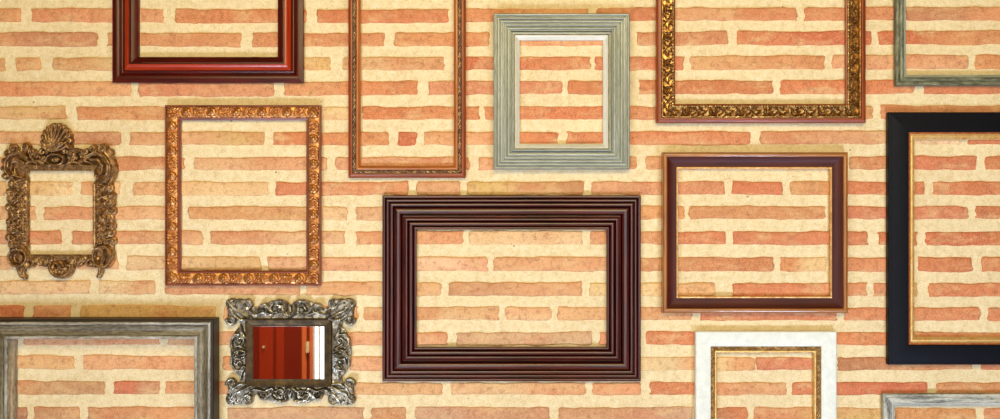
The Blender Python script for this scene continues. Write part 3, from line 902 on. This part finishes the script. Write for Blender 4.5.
def corner_tr(R):
    R.stroke([(88, 158), (97, 153), (107, 157), (112, 165), (112, 174), (107, 181), (100, 181)], 2.4, 1.6, 8, 6, 6, mid=0.9)
    R.stroke([(93, 160), (100, 160), (105, 166), (104, 174), (98, 176), (96, 170), (99, 166)], 2.0, 1.2, 8, 6, 6)
    R.stroke([(107, 152), (113, 159), (116, 167), (115, 176), (110, 184)], 2.4, 1.6, 6, 5, 5)
    for x, y, r in ((104, 148.5, 4.6), (110, 152.5, 3.6), (94, 149, 3.8), (87, 152, 3.4), (99, 151, 3.4)):
        R.dome(x, y, r * 1.12, 7, 5)
        R.dome(x - 0.4, y - 0.5, r * 0.45, 3, 10)
    R.dome(102, 168, 12, 3, 3)


def side2(xc, sgn, ys0, ys1):
    def f(R):
        R.stroke([(xc + sgn * -9, ys0), (xc + sgn * -9, ys1)], 4.6, 4.6, 2, 2, 4)
        R.stroke([(xc + sgn * -12.6, ys0), (xc + sgn * -12.6, ys1)], 1.0, 1.0, 6, 6, 2.5)
        R.stroke([(xc, ys0), (xc + sgn * 1, (ys0 + ys1) / 2), (xc, ys1)], 6.6, 7.0, 2, 2, 3.5)
        yy = ys0 + 2
        while yy < ys1:
            rosette(R, xc + sgn * -7.4, yy, 3.6, 5.5, 5, 5, yy)
            yy += 6.4
        y = ys0 + 4
        k = 0
        while y < ys1:
            big = (4.3, 3.6, 4.7, 3.8)[k % 4]
            dx = (3.2, 6.0, 4.2, 6.6)[k % 4]
            R.dome(xc + sgn * dx, y, big, 6.5, 4)
            R.dome(xc + sgn * (dx - 0.4), y - 0.4, big * 0.45, 3, 9)
            R.dome(xc + sgn * (dx - 6.5), y + 2, 2.7, 6, 5)
            R.spiral(xc + sgn * (dx - 3), y + 1.5, 3.4, 0.5 * k, 1.2 * (1 if k % 2 else -1), 1.2, 0.8, 6, 5, 5.5)
            R.stroke([(xc + sgn * (-6), y - 2), (xc + sgn * (-3), y + 1.5), (xc + sgn * (-7), y + 4)], 1.2, 0.9, 5, 5, 5)
            y += (7.6, 6.8, 8.4, 7.2)[k % 4]
            k += 1
        return R
    return f


def corner_bl(R):
    R.spiral(20, 257, 8.4, -PI / 2, -0.95, 2.4, 2.2, 8, 8, 5, rend=0.95)
    R.spiral(20.5, 258, 3.8, 0.5, 0.95, 1.3, 1.2, 7, 7, 5, rend=0.9)
    R.spiral(31.5, 263.5, 4.6, 2.4, 1.1, 2.0, 1.4, 7, 6, 5, rend=0.3)
    R.stroke([(13, 246), (20, 244), (27, 248), (29, 256)], 2.2, 1.8, 7, 6, 4)
    R.stroke([(19, 268), (22, 275), (25, 277)], 2.4, 2.6, 6, 5, 4)
    R.stroke([(24, 268), (22, 274)], 2.2, 2.6, 6, 5, 4)
    R.dome(20, 257, 8, 1.5, 2)


def corner_br(R):
    R.spiral(104, 256, 8.6, -PI / 2, 0.95, 2.6, 2.2, 8, 8, 5, rend=0.95, sy=1.15)
    R.stroke([(103, 247), (106, 255), (103, 264)], 2.0, 1.8, 7, 6, 6)
    R.stroke([(93, 252), (99, 247), (108, 247), (112, 254), (114, 258)], 2.0, 1.6, 6, 6, 4)
    R.spiral(91, 263, 4.8, 0.6, -1.1, 2.0, 1.4, 7, 6, 5, rend=0.3)
    R.stroke([(101, 266), (101, 272), (99, 276)], 2.6, 2.4, 6, 5, 4)
    R.dome(103, 257, 8, 1.5, 2)


def bottom2(R):
    R.stroke([(26, 258.5), (98, 258.5)], 4.0, 4.0, 4, 4, 2.5)
    R.stroke([(30, 256.2), (94, 256.2)], 1.1, 1.1, 6, 6, 2.5)
    R.spiral(62, 265, 10.0, PI, -0.5, 2.8, 2.8, 7, 7, 6, rend=1.0)
    for x, y, r in ((52, 259, 3.6), (72, 259, 3.6), (46, 264, 3.2), (78, 264, 3.2), (56, 271, 3.6), (68, 271, 3.6)):
        R.dome(x, y, r, 7, 5)
    R.spiral(58.5, 265, 3.6, 0, 1.2, 1.5, 1.0, 7, 6, 6)
    R.spiral(66.0, 265, 3.6, PI, -1.2, 1.5, 1.0, 7, 6, 6)
    R.dome(62, 271, 3.6, 8, 5)
    R.dome(62, 266, 7.5, 2, 2)
    for x, y, r in ((42, 262.5, 3.6), (49, 260.5, 3.2), (80, 262, 3.6), (74, 260.5, 3.2), (84, 259, 3), (38, 260, 3)):
        R.dome(x, y, r, 6, 4)
        R.spiral(x, y, r * 0.9, 0.4, 1.1, 1.0, 0.7, 4, 4, 7)


box2 = (0, 118, 124, 282)
piece('shell_crest', shell, M_BRONZE, root, ox, oz, box2, dr)
piece('top_carving', top_rail2, M_BRONZE, root, ox, oz, box2, dr, OPEN2)
piece('bottom_carving', bottom2, M_BRONZE, root, ox, oz, box2, dr, OPEN2)
piece('side_carving', side2(15.8, -1, 180, 248), M_BRONZE, root, ox, oz, box2, dr, OPEN2)
piece('side_carving', side2(106.8, 1, 184, 247), M_BRONZE, root, ox, oz, box2, dr, OPEN2)
for f in (corner_tl, corner_tr, corner_bl, corner_br):
    piece('corner_scroll', f, M_BRONZE, root, ox, oz, box2, dr, OPEN2)

# 12 --- carved mirror
M_PEWTER = mat_gilt('tarnished_silver_gilding', (68, 54, 32), (28, 19, 9), (240, 230, 204), metallic=0.9, rough=0.2, scale=80, bump=0.2)
M_OLIVE = mat_gilt('dull_olive_gold', (58, 42, 18), (30, 20, 9), (108, 84, 40), metallic=0.5, rough=0.4, scale=60)
dr = 0.018
ox, oz = wx(290, dr), wz(404, dr)
root = thing('wall_mirror', 'small mirror in a square tarnished silver frame carved with scrolls, reflecting red wood', 'mirror', (ox, -BACK, oz))


def ring(name, mat, rect, prof, root, dref, ox, oz):
    f = Frame.__new__(Frame)
    f.x0, f.x1 = wx(rect[0], dref), wx(rect[2], dref)
    f.zt, f.zb = wz(rect[1], dref), wz(rect[3], dref)
    f.cx = ox
    zb = f.zb

    def corners(u, h):
        u = u * K
        y = -h * 0.001
        a, b = f.x0 + u - ox, f.x1 - u - ox
        t, lo = f.zt - u - oz, zb + u - oz
        return [(a, y, lo), (b, y, lo), (b, y, t), (a, y, t)]
    f.corners = corners
    f.root = root
    return f.band(name, mat, prof, angle=40)


ring('inner_moulding', M_OLIVE, (244.7, 318.0, 332.6, 387.6), [(0, 0), (0.4, 6), (0.8, 8)] + rnd(0.9, 3.0, 9, 2.4, 6) + arc(3.2, 7.0, 9, 6, -0.6, 4) + rnd(7.1, 8.5, 5.5, 1.2, 4) + [(8.5, 0)], root, 0.01, ox, oz)
gm = NT('mirror_silvering')
gm.set(Base_Color=(0.93, 0.93, 0.92, 1), Metallic=1.0, Roughness=0.015)
gx0, gx1, gz0, gz1 = wx(252, 0.008) - ox, wx(327.5, 0.008) - ox, wz(381, 0.008) - oz, wz(323.5, 0.008) - oz
gv, gf = box_geo(gx0, gx1, -0.0055, -0.0015, gz0, gz1, 0.0012)
put('mirror_glass', mesh_from('mirror_glass', gv, gf, smooth=False), gm.m, root)
OPEN12 = (246.5, 319.5, 331, 386)


def corner12(sx, sy):
    """corner block carved with a fan of leaves and two curls; sx, sy = -1 left/top, 1 right/bottom"""
    cx0 = 290 + sx * 51
    cy0 = 352 + sy * 40

    def f(R):
        def q(a, b):
            return (cx0 + sx * a, cy0 + sy * b)
        R.stroke([q(-9, 8), q(10, 8)], 4.6, 4.6, 5, 5, 2)
        R.stroke([q(8, -8), q(8, 9)], 4.6, 4.6, 5, 5, 2)
        ax, ay = q(-10.5, -3)
        bx, by = q(11.5, 12)
        R.add_band(min(ax, bx), min(ay, by), max(ax, bx), max(ay, by), 7.0)
        R.dome(*q(0, 2), 11, 2.5, 2.5)
        R.dome(*q(-2, 1), 13, 1, 2, ry=10)
        R.stroke([q(-12, -6), q(-4, -2), q(4, 2), q(11, 11)], 1.8, 1.6, 7, 6, 5)
        R.stroke([q(-10, -8), q(-1, -8), q(6, -3), q(9, 4)], 1.4, 1.2, 7, 6, 5)
        R.stroke([q(-12, 0), q(-6, 4), q(-1, 10)], 1.4, 1.2, 7, 6, 5)
        R.spiral(*q(-8, 7), 4.6, PI / 2 if sy > 0 else -PI / 2, 1.2 * sx * sy, 1.8, 1.0, 8, 6, 4)
        R.spiral(*q(8, -8), 5.0, 0 if sx > 0 else PI, -1.2 * sx * sy, 1.8, 1.0, 8, 6, 4)
        for a, b in ((3, 9), (11, 3), (6, 11.5), (11.5, 8), (4, 5)):
            R.dome(*q(a, b), 1.9, 6, 4)
    return f


def horiz12(sy):
    """top or bottom scrollwork"""
    yb = 352 + sy * 36.5
    A = 15.5 if sy < 0 else 14

    def f(R):
        R.stroke([(256, yb + sy * 1), (324, yb + sy * 1)], 6, 6, 2, 2, 2)
        R.dome(277, yb + sy * 5, 14, 1.5, 2.2, ry=10)
        R.dome(303, yb + sy * 5, 14, 1.5, 2.2, ry=10)
        for sx in (-1, 1):
            def q(a, b):
                return (290 + sx * a, yb + sy * b)
            R.stroke([q(1.5, 0), q(5, 6), q(4, 12), q(9, A - 1), q(16, A - 2), q(20, A - 8), q(18, A - 12), q(13, 3)], 1.8, 1.2, 9, 6, 4)
            R.stroke([q(3, 0), q(8, 4), q(8, 9), q(13, A - 5), q(16, 6)], 1.3, 1.0, 7, 6, 5)
            R.spiral(*q(11, 4.6), 4.4, 0.5, 1.2 * sx, 1.4, 0.8, 8, 6, 4)
            R.stroke([q(17, 2), q(22, 8), q(25, 11), q(30, 10), q(32, 6)], 1.9, 1.3, 8, 6, 4)
            R.stroke([q(18, 0), q(26, 3), q(34, 1), q(38, 2)], 1.7, 1.2, 7, 6, 4)
            R.spiral(*q(27, 6.0), 4.2, 2.0, 1.2 * sx, 1.3, 0.8, 7, 6, 4)
            R.dome(*q(12.5, A - 4), 4.5, 3, 3)
            R.dome(*q(24, 5), 5.5, 2.5, 3)
        R.stroke([(290, yb - sy * 0), (290, yb + sy * 9)], 2.2, 1.6, 9, 7, 4)
    return f


def vert12(sx):
    xb = 290 + sx * 44.5
    A = 14.5

    def f(R):
        R.stroke([(xb + sx * 1.0, 324), (xb + sx * 1.0, 381)], 6, 6, 2, 2, 2)
        R.dome(xb + sx * 4, 352, 12, 2.0, 4.0, ry=25)
        R.dome(xb + sx * 6, 343, 8, 3, 2)
        R.dome(xb + sx * 6, 362, 8, 3, 2)
        for sy in (-1, 1):
            def q(a, b):
                return (xb + sx * a, 352.5 + sy * b)
            R.stroke([q(0, 1), q(6, 3), q(11, 1.5), q(A, 6), q(A - 0.5, 13), q(10, 18), q(5, 18), q(2, 13)], 1.8, 1.2, 9, 6, 4)
            R.stroke([q(1, 4), q(6, 7), q(10, 6), q(11, 11), q(7, 14)], 1.3, 1.0, 7, 6, 5)
            R.spiral(*q(5.5, 11.5), 3.8, 1.0, 1.2 * sy, 1.3, 0.8, 8, 6, 4)
            R.stroke([q(1, 15), q(4, 20), q(5, 26)], 1.8, 1.4, 8, 6, 4)
        R.dome(xb + sx * 9, 352.5, 2.4, 7, 5)
    return f


box12 = (220, 292, 360, 412)
for sx in (-1, 1):
    for sy in (-1, 1):
        piece('corner_ornament', corner12(sx, sy), M_PEWTER, root, ox, oz, box12, dr, OPEN12)
for sy in (-1, 1):
    piece('scroll_border', horiz12(sy), M_PEWTER, root, ox, oz, box12, dr, OPEN12)
for sx in (-1, 1):
    piece('scroll_border', vert12(sx), M_PEWTER, root, ox, oz, box12, dr, OPEN12)

# ================================================================== the rest of the room: part seen in the mirror, one window added
M_FLOOR = mat_plain('terracotta_floor_tiles', (176, 120, 84), rough=0.5, var=0.15, scale=4)
M_PLASTER = mat_plain('warm_plaster', (214, 190, 140), rough=0.9, var=0.05, scale=6)
structure(box('floor', -3.0, 3.0, -4.6, 0.25, -0.1, 0.0, M_FLOOR))
structure(box('wall_back', -3.0, 3.0, -4.25, -4.03, 0.0, 3.1, M_PLASTER))
M_REDWOOD = mat_wood('polished_red_wood', (150, 40, 16), (196, 66, 30), rough=0.3, coat=0.2)
M_REDWOOD_DARK = mat_wood('dark_red_wood', (118, 24, 10), (150, 40, 16), rough=0.35, coat=0.2)
M_ORANGEWOOD = mat_wood('orange_red_wood', (226, 104, 50), (246, 140, 80), rough=0.3, coat=0.3)
M_BRASS = mat_plain('polished_brass', (244, 226, 176), rough=0.35, metallic=0.1)
M_WFRAME = mat_plain('white_window_paint', (236, 232, 218), rough=0.5, var=0.03)
dd = structure(box('door_1', -2.12, -1.31, -4.03, -4.005, 0.02, 2.1, M_REDWOOD_DARK))
box('door_panel', -1.56, -1.47, -4.005, -3.998, 0.12, 1.98, M_REDWOOD, dd, 0.002)
box('door_panel', -1.45, -1.40, -4.005, -4.0, 0.12, 1.98, M_REDWOOD, dd, 0.002)
box('door_panel', -2.05, -1.62, -4.005, -3.998, 0.12, 1.98, M_REDWOOD_DARK, dd, 0.002)
box('door_stile', -1.283, -1.252, -4.03, -3.992, 0.02, 2.1, M_ORANGEWOOD, dd, 0.003)
box('door_stile', -1.309, -1.284, -4.03, -4.0, 0.02, 2.1, M_REDWOOD_DARK, dd, 0.002)
box('door_stile', -1.251, -1.233, -4.03, -4.0, 0.02, 2.1, M_REDWOOD_DARK, dd, 0.002)
box('door_stile', -1.232, -1.212, -4.03, -3.992, 0.02, 2.1, M_ORANGEWOOD, dd, 0.003)
box('door_handle', -1.252, -1.234, -4.0, -3.965, 0.675, 0.745, M_BRASS, dd, 0.005)
box('door_knob', -1.535, -1.522, -3.998, -3.975, 0.704, 0.718, M_BRASS, dd, 0.004)
M_DAY = mat_emit('daylight_pane', (240, 248, 255), 2.8)
wf = structure(box('window_1', -1.20, 0.1, -4.03, -4.01, 0.05, 2.2, M_DAY))
for (a, b, c, d) in ((-1.2105, -1.198, 0.0, 2.25), (-1.176, -1.164, 0.05, 2.2), (0.08, 0.12, 0.0, 2.25), (-0.56, -0.52, 0.05, 2.2)):
    box('window_frame', a, b, -4.03, -3.99, c, d, M_WFRAME, wf)
for (c, d) in ((0.0, 0.05), (2.2, 2.25)):
    box('window_frame', -1.165, 0.08, -4.03, -3.99, c, d, M_WFRAME, wf)


w2 = structure(box('added_window', 0.55, 2.1, -4.03, -4.01, 0.7, 2.4, M_DAY))  # added unseen glowing window, gives highlights to the right-hand frames
for (a, b, c, d) in ((0.5, 0.56, 0.65, 2.45), (2.09, 2.15, 0.65, 2.45), (1.3, 1.35, 0.7, 2.4)):
    box('window_frame', a, b, -4.03, -3.99, c, d, M_WFRAME, w2)
for (c, d) in ((0.65, 0.7), (2.4, 2.45)):
    box('window_frame', 0.56, 2.09, -4.03, -3.99, c, d, M_WFRAME, w2)

# ================================================================== light
def area(name, loc, aim, size, power, col, size_y=None, spread=180):
    l = bpy.data.lights.new(name, 'AREA')
    l.energy = power
    l.color = col
    l.size = size
    l.spread = math.radians(spread)
    if size_y:
        l.shape = 'RECTANGLE'
        l.size_y = size_y
    o = bpy.data.objects.new(name, l)
    COL.objects.link(o)
    o.location = loc
    o.rotation_euler = (Vector(aim) - Vector(loc)).to_track_quat('-Z', 'Y').to_euler()
    return o


area('floor_uplight', (-0.95, -1.6, 0.15), (-0.25, 0, 2.4), 0.42, 14, (0.54, 0.71, 1.0), spread=110)
area('floor_uplight', (1.2, -1.7, 0.15), (0.85, 0, 2.3), 0.42, 13, (0.54, 0.71, 1.0), spread=110)
area('ceiling_light', (0.0, -2.7, 2.8), (0, 0, 1.9), 3.0, 67, (1.0, 0.80, 0.38), size_y=0.9)
area('door_fill', (-0.9, -2.7, 2.9), (-1.35, -4.1, 0.7), 0.5, 9, (1.0, 0.85, 0.7), spread=70)  # added lamp that brightens the door reflected in the mirror

wd = bpy.data.worlds.new('room_ambient')
SC.world = wd
wd.use_nodes = True
bg = wd.node_tree.nodes['Background']
bg.inputs[0].default_value = (1.0, 0.86, 0.6, 1)
bg.inputs[1].default_value = 0.05

# ================================================================== camera
cam = bpy.data.cameras.new('camera')
cam.sensor_width = 36.0
cam.lens = 36.0 * D / (1000 * K)
cam.clip_start = 0.05
co = bpy.data.objects.new('camera', cam)
COL.objects.link(co)
co.location = (0, -D, ZC)
co.rotation_euler = (PI / 2, 0, 0)
SC.camera = co

SC.view_settings.view_transform = 'Standard'
SC.view_settings.look = 'None'
SC.view_settings.gamma = 1
SC.view_settings.use_curve_mapping = False
SC.view_settings.exposure = 0.0
